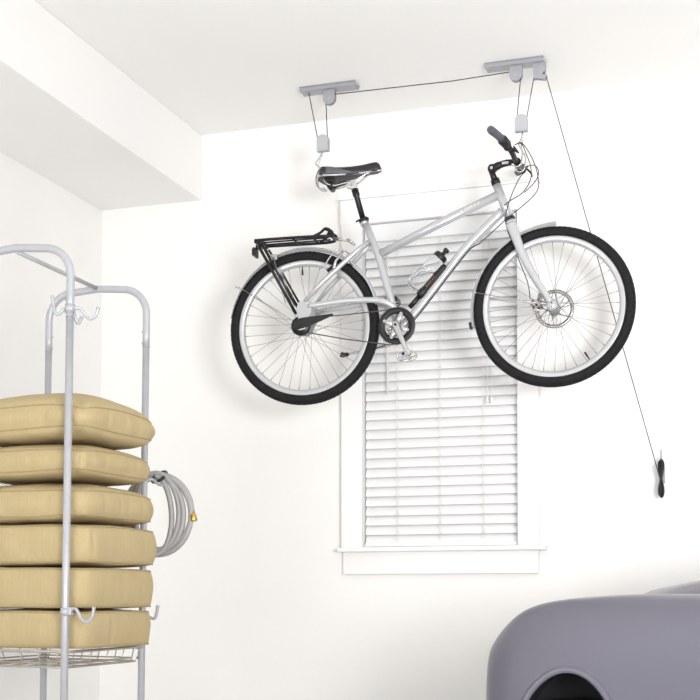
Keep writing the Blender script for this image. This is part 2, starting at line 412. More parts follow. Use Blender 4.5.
for s in (-1, 1):
    b = B(); tube(b, [L(.933, s * .215, .671), L(.927, s * .24, .675), L(.909, s * .295, .683), L(.905, s * .308, .685)], [.0165, .0155, .0165, .014], 16)
    g = bp_('grip', b, 'grip', mtx=STB)
    b = B(); tube(b, [L(.950, s * .150, .657), L(.946, s * .17, .661), L(.936, s * .205, .669), L(.934, s * .214, .671)], [.014, .020, .021, .0175], 16)
    sphere(b, L(.950, s * .165, .648), .016, (1.1, 1.2, .9)); bp_('shifter', b, 'black', mtx=STB)
    b = B(); sphere(b, L(.964, s * .122, .648), .010, (1.1, 1.2, 1))
    tube(b, spline([L(.968, s * .125, .648), L(.985, s * .135, .634), L(.992, s * .16, .626), L(.985, s * .215, .632)], 4), [.0045] * 4 + [.0045] * 4 + [.0038] * 5, 8)
    bp_('brake_lever', b, 'satin', mtx=STB)
# cables
def cable(pts, r=.0021, n=8, name='brake_cable', parent=bike):
    b = B(); tube(b, spline(pts, n), r, 7); return bp_(name, b, 'cable')
cable([L(.965, -.15, .660), L(.990, -.12, .675), L(1.020, -.07, .640), L(1.040, -.04, .594), L(1.050, -.035, .54), L(1.044, -.032, .497), L(1.0, -.03, .454), L(.913, -.034, .389), L(.845, -.028, .335), L(.80, -.026, .300)])
cable([L(.962, -.135, .665), L(.985, -.10, .680), L(1.00, -.05, .655), L(1.018, -.03, .60), L(1.016, -.03, .547), L(.983, -.03, .497), L(.932, -.032, .468), L(.905, -.03, .45)])
cable([L(.985, .10, .65), L(1.0, .04, .63), L(.990, -.01, .590), L(.965, -.03, .551), L(.928, -.032, .468), L(.911, -.034, .397), L(.918, -.03, .345), L(.935, .0, .300), L(.962, .03, .225), L(.995, .046, .135), L(1.006, .05, .065)])
cable([L(.975, .13, .655), L(1.02, .08, .645), L(1.045, .03, .60), L(1.035, -.0, .55), L(.99, -.02, .50)])
b = B(); tube(b, spline([L(.80, -.026, .300), L(.765, -.020, .286), L(.738, -.018, .262), L(.66, -.016, .172), L(.60, -.014, .100), L(.53, -.014, .018), L(.48, -.014, -.04)], 6), .0028, 7); bp_('gear_cable', b, 'cable')
# caliper
b = B(); m4 = Matrix.Translation(L(1.030, 0, .035))
box(b, (-.016, .034, -.026), (.018, .066, .024), .006, m4); cyl(b, L(1.030, .028, .042), L(1.030, .072, .042), .013, 16); cyl(b, L(1.026, .030, .020), L(1.026, .070, .020), .009, 12)
tube(b, [L(1.046, .05, .085), L(1.040, .05, .055), L(1.058, .052, .018)], .006, 8); sphere(b, L(1.018, .034, .056), .007)
cal = bp_('brake_caliper', b, 'steel')
b = B()
for x, z, r in ((1.018, .050, .0055), (1.034, .035, .005), (1.022, .022, .004), (1.042, .052, .004), (1.012, .036, .0035), (1.044, .018, .004)): cyl(b, L(x, .024, z), L(x, .034, z), r, 10)
obj('bolts', b, 'dark', cal)
# seat post + saddle
b = B(); tube(b, [L(.275, 0, .458), L(.246, 0, .560), L(.245, 0, .565), L(.237, 0, .592)], [.0125, .0125, .0155, .0155], 16); bp_('seatpost', b, 'satin')
b = B(); box(b, (-.020, -.022, -.012), (.022, .022, .016), .005, Matrix.Translation(L(.222, 0, .609)) @ Matrix.Rotation(.25, 4, 'Y')); cyl(b, L(.222, -.028, .612), L(.222, .028, .612), .007)
bp_('seat_clamp_head', b, 'alu')
def saddle_shell(grow=0, lo=0, hi=1, rows=28, cols=20, a0=0, a1=1):
    bm = B(); rr = []
    for i in range(rows + 1):
        t = lo + (hi - lo) * i / rows
        x = .070 + .290 * t
        wdt = (.072 * (1 - .93 * max(0, min(1, (t - .12) / .62)) ** .9 * .80)) * min(1, math.sqrt(max(0, t) / .10 + .02)) * min(1, math.sqrt(max(0, 1 - t) / .07 + .03)) + .002
        top = .704 - .012 * math.sin(PI * min(1, t * 1.15)) - .034 * (max(0, .10 - t) / .10) ** 2 - .030 * max(0, (t - .93) / .07) ** 2 - .002 * t
        bot = .645 + .014 * min(1, t * 1.6) - .008 * math.sin(PI * t) if t < .95 else .660
        row = []
        for j in range(cols + 1):
            a = PI * (a0 + (a1 - a0) * j / cols)
            cx, sx = math.cos(a), math.sin(a)
            y = -(abs(cx) ** .75) * math.copysign(1, cx) * (wdt + grow); z = bot + (top - bot + grow) * sx ** .55
            row.append(bm.verts.new(L(x, y, z)))
        rr.append(row)
    for i in range(rows):
        for j in range(cols): bm.faces.new((rr[i][j], rr[i + 1][j], rr[i + 1][j + 1], rr[i][j + 1])).smooth = True
    if a0 == 0 and a1 == 1:
        for i in range(rows): bm.faces.new((rr[i][0], rr[i][-1], rr[i + 1][-1], rr[i + 1][0]))
        bm.faces.new(rr[0]); bm.faces.new(rr[-1])
    return bm
sad = bp_('saddle', saddle_shell(), 'saddle')
sp = obj('saddle_panel', saddle_shell(.0012, .17, .72, 12, 8, .015, .33), 'saddleg', sad)
# taper the grey side panel towards the nose
for v in sp.data.vertices:
    t = (v.co.x - .130) / .140
    zmax = .34 + .700 - .006 - .045 * max(0, t)
    if v.co.z > zmax: v.co.z = zmax
so = sp.modifiers.new('s', 'SOLIDIFY'); so.thickness = .002
sp2 = sp
b = B()
pts = [L(.078, 0, .652), L(.080, -.05, .650), L(.11, -.070, .646), L(.16, -.062, .645), L(.215, -.034, .652), L(.28, -.020, .656), L(.345, -.014, .661), L(.358, 0, .664)]
pts += [V(p.x, -p.y, p.z) for p in pts[1:-1]][::-1]
tube(b, spline(pts, 4, True), .0040, 8, True); obj('saddle_trim', b, 'rim', sad)
b = B()
for s in (-1, 1):
    tube(b, spline([L(.100, s * .030, .645), L(.115, s * .030, .622), L(.150, s * .024, .612), L(.20, s * .022, .620), L(.240, s * .022, .622), L(.285, s * .015, .648), L(.325, s * .008, .664)], 4), .0036, 8)
obj('saddle_rail', b, 'alu', sad)
b = B(); lbox(b, (.100, -.032, .630 + .34), (.140, .032, .655 + .34), .006); cyl(b, L(.128, -.03, .612), L(.128, .03, .612), .013, 14); tube(b, [L(.10, 0, .64), L(.13, 0, .612), L(.20, 0, .628)], .009, 8)
obj('saddle_underside', b, 'black', sad)
# crankset
bb = L(.437, 0, -.032)
ca = Vector((.058, 0, -.135)); ca = ca.normalized() * .160
cr = bpy.data.objects.new('crankset', None)
b = B(); lathe(b, [(.079, -.050), (.079, -.044), (.077, -.042), (.053, -.042), (.052, -.045), (.053, -.051), (.077, -.052)], bb, 'Y', 60)
for i in range(48):
    a = 2 * PI * i / 48; c = bb + V(.080 * math.cos(a), 0, .080 * math.sin(a)); box(b, (-.0022, -.0475, -.0018), (.0022, -.0455, .0018), 0, Matrix.Translation(c) @ Matrix.Rotation(-a, 4, 'Y'))
ring = bp_('chainring', b, 'black')
b = B()
for a in map(math.radians, (67, 158, 248, 336)):
    d = V(math.cos(a), 0, math.sin(a))
    tube(b, [bb + V(0, -.056, 0) + d * .012, bb + V(0, -.055, 0) + d * .040, bb + V(0, -.053, 0) + d * .058], [.013, .0095, .0105], 10, flat=((0, 1, 0), .45))
    c = bb + d * .056; cyl(b, c + V(0, -.06, 0), c + V(0, -.05, 0), .0055, 10)
obj('spider', b, 'alu', ring)
b = B()
for i in range(4):
    a = math.radians(200 + 22 * i); d = V(math.cos(a), 0, math.sin(a)); tube(b, [bb + V(0, -.044, 0) + d * .02, bb + V(0, -.044, 0) + d * .045], .006, 8)
lathe(b, [(.03, -.040), (.03, -.036), (.018, -.036), (.018, -.040)], bb, 'Y', 30); obj('chainring_backing', b, 'alu', ring)
for s in (-1, 1):
    d = ca * (-s); y0 = s * .066
    b = B(); tube(b, [bb + V(0, y0, 0) - d * .08, bb + V(0, y0, 0), bb + V(0, s * .072, 0) + d * .5, bb + V(0, s * .082, 0) + d, bb + V(0, s * .082, 0) + d * 1.06], [.006, .0165, .0105, .0125, .006], 12, flat=((0, 1, 0), .6))
    cyl(b, bb + V(0, s * .038, 0), bb + V(0, s * .074, 0), .012, 16)
    cr_ = bp_('crank_arm', b, 'alu')
    b = B(); cyl(b, bb + V(0, s * .074, 0), bb + V(0, s * .0785, 0), .0055, 12); obj('crank_bolt', b, 'dark', cr_)
    pc = bb + d + V(.0, s * .135, -.004)
    b = B(); cyl(b, pc + V(0, -s * .052, 0), pc + V(0, s * .045, 0), .0085, 12)
    mm = Matrix.Translation(pc) @ Matrix.Rotation(math.radians(-14), 4, 'Y')
    for yy in (-.040, .040):
        tube(b, [mm @ V(math.cos(q) * .035, yy, math.sin(q) * .0155) for q in [2 * PI * i / 20 for i in range(20)]], .0032, 6, True)
        box(b, (-.034, yy - .002, -.003), (.034, yy + .002, .003), 0, mm)
    for xx in (-.035, .035): box(b, (xx - .003, -.04, -.010), (xx + .003, .04, .010), .001, mm)
    pd = bp_('pedal', b, 'alu' if s < 0 else 'satin')
    if s > 0: continue
    b = B()
    for xx in (-.039, .039):
        b = B(); box(b, (xx - .002, -.018, -.006), (xx + .002, .018, .006), .001, mm); obj('pedal_reflector', b, 'amber', pd)
    b = B(); cyl(b, pc + V(-.008, s * .045, .004), pc + V(-.008, s * .049, .004), .0065, 12); obj('pedal_cap', b, 'dark', pd)
# chain, with hub-gear cover and hub shell
b = B()
r2, r1 = .080, .028; c1 = L(0, -.047, 0); c2 = bb + V(0, -.047, 0)
path = [L(.402, -.047, .039), L(.20, -.047, .031), L(.005, -.047, .0275)] + [c1 + V(r1 * math.cos(math.radians(a)), 0, r1 * math.sin(math.radians(a))) for a in range(100, 260, 20)] + [L(.0, -.047, -.028), L(.2, -.047, -.074), L(.408, -.047, -.113)]
path += [c2 + V(r2 * math.cos(math.radians(a)), 0, r2 * math.sin(math.radians(a))) for a in range(-100, 90, 14)]
tube(b, path, .0026, 8, True, flat=((0, 1, 0), .9)); bp_('chain', b, 'chain')
b = B(); lathe(b, [(.005, -.062), (.040, -.060), (.043, -.055), (.043, -.043), (.036, -.040), (.005, -.040)], L(0, 0, -.005), 'Y', 36, False)
hs = bp_('hub_gear_shell', b, 'satin')
b = B(); tube(b, [L(.030, -.064, -.004), L(.018, -.064, -.019), L(-.004, -.064, -.022), L(-.022, -.064, -.012)], [.003, .006, .006, .003], 8, flat=((0, 1, 0), .4)); obj('hub_crescent', b, 'alu', hs)  # pale aluminium crescent along the lower hub shell
b = B(); prism(b, [(-.034, .328), (-.026, .352), (.004, .366), (.148, .378), (.152, .372), (.10, .350), (.02, .322), (-.02, .316)], -.078, -.070, bev=.002); cyl(b, L(-.006, -.066, -.004), L(-.006, -.084, -.004), .016, 20)
bp_('shifting_arm', b, 'black')
# lower plate and bracket of kickstand
b = B(); tube(b, [L(.405, .035, -.082), L(.38, .05, -.095), L(.227, .062, -.115), L(.185, .064, -.121)], [.010, .0085, .006, .006], 10)
lbox(b, (.372, -.03, -.100 + .34), (.425, .045, -.085 + .34), .003); lbox(b, (.392, -.012, -.09 + .34), (.428, .012, -.04 + .34), .003)
ks = bp_('kickstand', b, 'alu')
b = B(); tube(b, [L(.19, .064, -.120), L(.168, .064, -.123), L(.158, .064, -.118)], [.009, .011, .0125], 10); obj('rubber_foot', b, 'black', ks)
# fenders
def fender(c, r, a0, a1, mtx=None, r_end=None, n=48):
    bm = B(); rr = []
    for i in range(n + 1):
        t = i / n; a = math.radians(a0 + (a1 - a0) * t); R = r + (r_end - r) * max(0, 1 - t * 4) ** 2 if r_end else r
        row = []
        for j in range(9):
            q = -1 + j / 4; y = q * .028; dr = -.010 * q * q
            row.append(bm.verts.new(L(c[0] + (R + dr) * math.cos(a), y, c[1] + (R + dr) * math.sin(a))))
        rr.append(row)
    for i in range(n):
        for j in range(8): bm.faces.new((rr[i][j], rr[i + 1][j], rr[i + 1][j + 1], rr[i][j + 1])).smooth = True
    o = bp_('fender', bm, 'bike', mtx=mtx); m = o.modifiers.new('s', 'SOLIDIFY'); m.thickness = .0016
    return o
fr_ = fender((0, 0), .356, 12, 170)
ff = fender((1.1075, .010), .354, 88, 190, STE, .362)
b = B()
for s in (-1, 1):
    tube(b, [L(.0, s * .052, .0), L(-.30, s * .030, .192)], .0019, 7); tube(b, [L(-.30, s * .030, .192), L(-.318, s * .028, .196)], .004, 8)
obj('fender_stay', b, 'steel', fr_)
b = B()
for s in (-1, 1):
    tube(b, [L(1.1075, s * .052, .007), L(.775, s * .032, .092)], .0019, 7); tube(b, [L(.785, s * .032, .090), L(.765, s * .030, .095)], .004, 8)
obj('fender_stay', b, 'steel', ff)
b = B(); tube(b, [L(.752, 0, -.030), L(.757, 0, -.056)], .007, 8, flat=((0, 1, 0), 2.4)); obj('fender_tip', b, 'black', ff)
b = B(); lbox(b, (-.150, -.034, .305 + .34), (-.118, .034, .328 + .34), .003); tube(b, [L(-.135, -.034, .315), L(-.07, -.06, .10)], .003, 8); tube(b, [L(-.135, .034, .315), L(-.07, .06, .10)], .003, 8); obj('fender_bracket', b, 'steel', fr_)
# rear carrier
b = B()
for s in (-1, 1):
    tube(b, spline([L(-.216, s * .052, .392), L(-.05, s * .056, .388), L(.09, s * .054, .384), L(.135, s * .040, .384)], 5), .0068, 10)
    tube(b, spline([L(.062, s * .052, .388), L(.090, s * .046, .402), L(.108, s * .032, .422), L(.120, s * .012, .424)], 4), .006, 10)
    tube(b, spline([L(.108, s * .032, .422), L(.138, s * .036, .405), L(.146, s * .040, .385)], 4), .0075, 10)
tube(b, [L(.120, -.012, .424), L(.120, .012, .424)], .006, 8)
for x in (-.205, -.04, .05, .135): tube(b, [L(x, -.052 if x < .1 else -.04, .388), L(x, .052 if x < .1 else .04, .388)], .005, 8)
lbox(b, (-.222, -.056, .380 + .34), (-.185, .056, .398 + .34), .005)
tube(b, [L(-.19, -.018, .389), L(.12, -.018, .385)], .004, 8); tube(b, [L(-.19, .018, .389), L(.12, .018, .385)], .004, 8)
rk = bp_('rear_carrier', b, 'satin')
for s in (-1, 1):
    b = B(); tube(b, [L(-.206, s * .058, .385), L(-.19, s * .066, .352), L(-.016, s * .075, .045)], .0068, 10); obj('carrier_leg', b, 'satin', rk)
    b = B(); tube(b, [L(-.185, s * .05, .375), L(-.165, s * .064, .34), L(-.02, s * .076, .085)], .005, 10); obj('carrier_brace', b, 'satin', rk)
    b = B(); tube(b, [L(.140, s * .018, .384), L(.215, s * .020, .368)], .003, 8); tube(b, [L(.21, s * .020, .369), L(.232, s * .020, .352)], .0055, 8); obj('carrier_stay', b, 'steel', rk)
b = B(); lbox(b, (-.238, -.03, .332 + .34), (-.226, .03, .370 + .34), .004); lbox(b, (-.23, -.008, .365 + .34), (-.205, .008, .385 + .34), .002); rb = obj('reflector_bracket', b, 'satin', rk)
b = B(); lbox(b, (-.2415, -.026, .335 + .34), (-.2385, .026, .366 + .34), .001); obj('reflector', b, 'red', rb)
# rim brake
for s in (-1, 1):
    b = B(); tube(b, [L(.155, s * .060, .235), L(.162, s * .050, .270), L(.196, s * .040, .315)], [.007, .006, .005], 8, flat=((0, 1, 0), .6)); sphere(b, L(.158, s * .056, .240), .009)
    br = bp_('rim_brake', b, 'alu')
    b = B(); tube(b, [L(.118, s * .032, .232), L(.165, s * .032, .270)], .0065, 8); obj('brake_pad', b, 'black', br)
b = B(); tube(b, [L(.187, -.04, .318), L(.194, 0, .325), L(.205, .04, .318)], .003, 8); tube(b, spline([L(.20, -.030, .315), L(.165, -.035, .325), L(.125, -.050, .275), L(.108, -.056, .236)], 4), .0035, 8); bp_('brake_noodle', b, 'alu')
# pump and bottle in its cage
dd = (L(.642, 0, .282) - L(.492, 0, .134)).normalized(); nn = V(-dd.z, 0, dd.x)
p0 = L(.487, -.006, .052)
b = B(); q = (L(.649, -.006, .222) - p0); ln = q.length; q.normalize()
tube(b, [p0, p0 + q * .062], .011, 16); tube(b, [p0 + q * .062, p0 + q * .068, p0 + q * .095, p0 + q * .10, p0 + q * (ln - .012), p0 + q * ln], [.013, .0195, .020, .0165, .0170, .012], 18)
pm = bp_('pump', b, 'black')
b = B()
for k in range(5): cyl(b, p0 + q * (.110 + .012 * k) + V(0, -.0142, .002), p0 + q * (.118 + .012 * k) + V(0, -.0150, .002), .0022, 8)
obj('print', b, 'orange', pm)
bt0 = L(.497, .0, .138) ; 
b = B(); BM = Matrix.Translation(bt0) @ V(0, 0, 1).rotation_difference(dd).to_matrix().to_4x4()
prof = [(.0001, 0), (.030, 0), (.0345, .004), (.035, .02), (.035, .085), (.0315, .092), (.0315, .102), (.035, .110), (.035, .145), (.030, .162), (.0262, .170), (.0240, .170), (.0275, .160), (.0325, .143), (.0325, .111), (.029, .102), (.029, .092), (.0325, .084), (.0325, .02), (.031, .0045), (.0001, .003)]
lathe(b, prof, (0, 0, 0), 'Z', 32, False); bmesh.ops.transform(b, matrix=BM, verts=b.verts); bo = bp_('water_bottle', b, 'bottle')
b = B(); lathe(b, [(.0001, .168), (.030, .168), (.031, .172), (.030, .186), (.022, .192), (.009, .194), (.009, .206), (.013, .209), (.013, .220), (.007, .223), (.0001, .223)], (0, 0, 0), 'Z', 28, False)
bmesh.ops.transform(b, matrix=BM, verts=b.verts); obj('bottle_cap', b, 'black', bo)
b = B()
for s in (-1, 1):
    tube(b, spline([bt0 + dd * .01 - nn * .028 + V(0, s * .010, 0), bt0 + dd * -.004 + V(0, s * .014, 0), bt0 + dd * .01 + nn * .028 + V(0, s * .018, 0), bt0 + dd * .07 + nn * .030 + V(0, s * .022, 0), bt0 + dd * .10 + nn * .006 + V(0, s * .0375, 0), bt0 + dd * .11 - nn * .035 + V(0, s * .018, 0)], 5), .0026, 7)
tube(b, [bt0 + dd * .01 - nn * .036, bt0 + dd * .14 - nn * .036], .007, 8); box(b, (-.004, -.01, -.03), (.004, .01, .03), .001, Matrix.Translation(L(.60, 0, .17))); bp_('bottle_cage', b, 'alu')

# ------------------------------------------------------------------ hoist
def bracket(x0, x1, label, pulley_x, notch_x=None):
    t = thing('ceiling_bracket', label, 'hoist bracket', ((x0 + x1) / 2, HY - .008, ZC), group='bicycle hoist brackets')
    cx = (x0 + x1) / 2; l = x1 - x0
    b = B(); y0, y1 = -.032, .032
    box(b, (-l / 2, y0, -.016), (l / 2, y0 + .003, -.001), 0); box(b, (-l / 2, y1 - .003, -.016), (l / 2, y1, -.001), 0)
    box(b, (-l / 2, y0, -.018), (l / 2, y1, -.0155), .001)
    box(b, (-l / 2, y0 - .008, -.0035), (l / 2, y0 + .002, -.0005), 0); box(b, (-l / 2, y1 - .002, -.0035), (l / 2, y1 + .008, -.0005), 0)
    obj('mounting_channel', b, 'galv', t)
    for xx in (-l / 2 + .022, l / 2 - .014, 0.03):
        b = B(); cyl(b, (xx, .018, -.022), (xx, .018, -.017), .0055, 10); obj('screw', b, 'steel', t)
    px = pulley_x - cx; w_ = .027
    def dpts(top, bot, w):
        return [(-w, top), (w, top)] + [(w * math.cos(math.radians(a)), bot + w + w * math.sin(math.radians(a))) for a in range(0, -181, -15)]
    b = B()
    for yy in (-.010, .012): prism(b, [(px + x, z) for x, z in dpts(-.017, -.082, w_)], yy - .0012, yy + .0012, bev=.0004)
    pb = obj('pulley_housing', b, 'galv', t)
    b = B(); lathe(b, [(.004, -.007), (.022, -.007), (.018, 0), (.022, .008), (.004, .008)], (px, .001, -.056), 'Y', 24, False); cyl(b, (px, -.013, -.056), (px, .016, -.056), .004, 10); obj('pulley_wheel', b, 'plasticg', pb)
    if notch_x:
        nx = notch_x - cx; b = B()
        for yy in (-.010, .012): prism(b, [(nx + x, z) for x, z in [(-.026, -.017), (.026, -.017), (.024, -.052), (.010, -.066), (.018, -.072), (.030, -.064), (.030, -.078), (.022, -.090), (-.010, -.082), (-.026, -.082)]], yy - .0012, yy + .0012)
        nb = obj('locking_cleat', b, 'galv', t)
        b = B(); lathe(b, [(.004, -.008), (.018, -.008), (.015, 0), (.018, .009), (.004, .009)], (nx - .004, .001, -.056), 'Y', 24, False); obj('pulley_wheel', b, 'plasticg', nb)
    return t
bracket(-1.985, -1.728, 'grey steel ceiling bracket with one pulley above the bicycle saddle', -1.855)
bracket(-1.150, -.900, 'grey steel ceiling bracket with pulley and locking cleat above the handlebar', -1.022, -.922)
def block(x, z, label, prongs):
    t = thing('pulley_block', label, 'pulley hook', (x, HY - .006, z), group='hoist pulley blocks')
    b = B(); w_ = .0265
    for yy in (-.012, .012):
        prism(b, [(-w_, -.036), (w_, -.036)] + [(w_ * math.cos(math.radians(a)), .012 + .022 * math.sin(math.radians(a))) for a in range(0, 181, 15)], yy - .0015, yy + .0015, bev=.0005)
    box(b, (-w_, -.0135, -.039), (w_, .0135, -.034), .001); obj('block_plates', b, 'plasticg', t)
    b = B(); lathe(b, [(.004, -.008), (.020, -.008), (.016, 0), (.020, .008), (.004, .008)], (0, 0, .004), 'Y', 24, False); cyl(b, (0, -.015, .004), (0, .015, .004), .004, 10); obj('pulley_wheel', b, 'plasticg', t)
    for s, pts in prongs:
        b = B(); tube(b, spline(pts, 6), .0036, 8); sphere(b, pts[-1], .0062); obj('hook', b, s, t)
    return t
# saddle hook: diamond shank, then a prong each side dipping below the saddle rails
block(-1.886, 2.873, 'light grey pulley block whose wire hook holds the saddle tail',
      [('alu', [(.0, 0, -.036), (-.010, s * .006, -.058), (-.030, s * .012, -.094), (-.014, s * .012, -.112), (-.028, s * .012, -.150), (-.028, s * .012, -.185), (-.014, s * .012, -.205), (.008, s * .012, -.212)]) for s in (-1, 1)])
block(-1.001, 2.861, 'light grey pulley block whose wire hook holds the handlebar',
      [('alu', [(.004, 0, -.036), (.004, s * .010, -.065), (-.006, s * .026, -.100), (.010, s * .036, -.135), (.006, s * .036, -.180), (-.004, s * .036, -.193), (-.018, s * .036, -.195), (-.030, s * .036, -.186)]) for s in (-1, 1)])
# rope
b = B(); yr = HY - .007; R_ = .0022
def arc(cx, cz, r, a0, a1, n=8): return [(cx + r * math.cos(math.radians(a0 + (a1 - a0) * i / n)), yr, cz + r * math.sin(math.radians(a0 + (a1 - a0) * i / n))) for i in range(n + 1)]
pts = [(-1.953, yr, ZC - .017)] + arc(-1.886, 2.877, .0215, 190, 350)[0:9] + [( -1.8735 + 0.002, yr, 3.03)] + arc(-1.855, 3.064, .020, 180, 95, 6)
pts += [(-1.30, yr, 3.076)] + arc(-1.022, 3.064, .020, 95, 0, 6)
pts = pts
pts += arc(-1.001, 2.865, .0205, 180, 360) + arc(-.926, 3.064, .018, 180, 30, 7) + [(-.895, yr, 3.046)] + [(-.4645, YB - .050, 1.365)]
tube(b, pts, R_, 6); rp = tag(obj('rope', b, 'rope'), 'thin dark rope strung through both pulleys down to the wall cleat', 'rope')
# cleat + wound rope
t = thing('wall_cleat', 'small grey metal cleat screwed to the back wall right of the window', 'cleat', (-.461, YB, 1.39))
b = B(); tube(b, spline([(0, -.052, .105), (0, -.046, .07), (0, -.040, .03), (0, -.040, -.03), (0, -.046, -.07), (0, -.050, -.088)], 4), [.0035] * 4 + [.005] * 13 + [.0035] * 4, 8)
for z in (-.018, .018): cyl(b, (0, -.040, z), (0, -.004, z), .006, 10)
box(b, (-.012, -.005, -.035), (.012, 0, .035), .001); obj('cleat_horns', b, 'galv', t)
b = B()
pts = []
for k in range(11):
    ph = k / 10; w_ = .0015 + .0105 * ((k * 7) % 11) / 10
    for q in range(24):
        a = 2 * PI * q / 24
        pts.append((-.461 + w_ * math.sin(2 * a) + .002 * math.sin(k * 2.1) , YB - .052 + .008 * math.sin(a) * (1 if k % 2 else -1) + .004 * math.sin(k * 1.7), 1.372 + (.083 - .0015 * k) * math.cos(a)))
tube(b, pts, .0028, 6)
tag(obj('wound_rope', b, 'black'), 'black rope end wound in a tight bundle around the wall cleat', 'rope')

# ------------------------------------------------------------------ storage rack
rack = thing('storage_rack', 'silver tube frame rack with hooks holding the stacked tan cushions', 'rack', (-2.311, 3.85, 0), (0, math.radians(.65), 0))
RW, RD, RT = .195, .26, 1.972       # half width, half depth, arch top
def arch(y):
    pts = [(-RW, y, .01), (-RW, y, 1.80)]; r = .095
    pts += [(-RW + r - r * math.cos(math.radians(a)), y, RT - .008 - r + r * math.sin(math.radians(a))) for a in range(0, 91, 10)]
    pts += [(0, y, RT)]
    pts += [(RW - r + r * math.sin(math.radians(a)), y, RT - .008 - r + r * math.cos(math.radians(a))) for a in range(0, 91, 10)]
    pts += [(RW, y, 1.80), (RW, y, .01)]
    return pts
for y in (-RD, RD):
    b = B(); p = [(q[0], q[1], q[2] - (.013 if y > 0 else 0)) for q in arch(y)]; tube(b, p, .0128, 16)
    obj('arch_tube', b, 'rack', rack)
    for s in (-1, 1):
        b = B(); cyl(b, (s * RW, y, 0), (s * RW, y, 1.742), .0121, 16); lg = obj('leg', b, 'rack', rack)
        b = B(); cyl(b, (s * RW, y, 0), (s * RW, y, .02), .015, 14); obj('foot_cap', b, 'black', lg)
# the arch tubes only reach down to the sleeve joint
for o in [c for c in rack.children if c.name.startswith('arch_tube')]:
    me = o.data; bm = B(); bm.from_mesh(me)
    bmesh.ops.bisect_plane(bm, geom=bm.verts[:] + bm.edges[:] + bm.faces[:], plane_co=(0, 0, 1.74), plane_no=(0, 0, -1), clear_outer=True)
    bmesh.ops.holes_fill(bm, edges=[e for e in bm.edges if e.is_boundary]); bm.to_mesh(me); bm.free()
b = B(); tube(b, [(0, -RD, RT - .012), (0, RD, RT - .012)], .0075, 12); obj('cross_bar', b, 'rack', rack)
for y in (-RD, RD):
    for s in (-1, 1):
        for z in (1.755, 1.795):
            b = B(); cyl(b, (s * (RW - .011), y, z), (s * (RW - .0165), y, z), .0035, 8); obj('snap_button', b, 'steel', rack)
def rhook(p, path, name='hook'):
    b = B(); tube(b, spline([Vector(p) + Vector(q) for q in path], 5), .0054, 10); sphere(b, Vector(p) + Vector(path[-1]), .0062); return obj(name, b, 'rack', rack)
P1 = (RW, -RD, 1.767)
b = B(); lathe(b, [(.0128, -.012), (.0165, -.012), (.0165, .012), (.0128, .012)], P1, 'Z', 20); obj('hook_collar', b, 'rack', rack)
rhook(P1, [(.014, .002, .0), (.030, .012, .0), (.042, .022, -.020), (.056, .030, -.030), (.070, .036, -.020), (.078, .038, .004)])
rhook(P1, [(-.012, -.002, .0), (-.022, -.006, -.004), (-.032, -.010, -.018), (-.044, -.014, -.014), (-.050, -.016, .010), (-.053, -.018, .036)])
rhook(P1, [(.006, .014, -.014), (.009, .022, -.034), (.014, .030, -.042), (.020, .036, -.024)])
P2 = (RW, -RD, .815)
b = B(); lathe(b, [(.0114, -.012), (.0155, -.012), (.0155, .012), (.0114, .012)], P2, 'Z', 20); box(b, (RW + .008, -RD - .008, .805), (RW + .024, -RD + .008, .830), .003); obj('hook_collar', b, 'rack', rack)
rhook(P2, [(.020, 0, .010), (.040, -.002, .008), (.058, -.004, -.020), (.078, -.006, -.030), (.098, -.008, -.016), (.104, -.008, .012)])
P3 = (RW, RD, .80)
rhook(P3, [(.006, .012, .0), (.030, .02, -.012), (.042, .02, -.006), (.050, .02, .030)])
P4 = (RW, RD, 1.26)
rhook(P4, [(.006, .014, .012), (.014, .035, .018), (.016, .085, .004), (.018, .13, .010), (.018, .145, .032)])
# wire basket shelf
def rrect(hw, hd, z, bulge=0, r=.03):
    pts = []
    for cx, cy, a0 in ((hw - r, hd - r, 0), (-hw + r, hd - r, 90), (-hw + r, -hd + r, 180), (hw - r, -hd + r, 270)):
        for a in range(0, 91, 30): pts.append((cx + r * math.cos(math.radians(a0 + a)), cy + r * math.sin(math.radians(a0 + a)), z))
        nx = {0: (0, 1), 90: (-1, 0), 180: (0, -1), 270: (1, 0)}[a0]
    return pts
b = B(); zt, zb = .690, .640
tube(b, rrect(RW + .012, RD + .0, zt), .0048, 8, True); tube(b, rrect(RW - .005, RD - .02, zb), .0035, 8, True); tube(b, rrect(RW - .012, RD - .03, zb + .012), .0026, 8, True)
for k in range(6):
    x = -RW + .03 + (2 * RW - .06) * k / 5; tube(b, [(x, -RD, zt), (x, -RD + .02, zb), (x, RD - .02, zb), (x, RD, zt)], .0018, 6)
for k in range(5):
    y = -RD + .04 + (2 * RD - .08) * k / 4; tube(b, [(-RW - .01, y, zt), (-RW + .006, y + .006, zb), (RW - .006, y + .006, zb), (RW + .012, y, zt)], .0018, 6)
obj('wire_basket', b, 'wire', rack)
for y in (-RD, RD):
    for s in (-1, 1):
        for z in (.650, .684): b = B(); cyl(b, (s * (RW - .010), y, z), (s * (RW - .018), y, z), .0045, 8); obj('basket_screw', b, 'brass', rack)

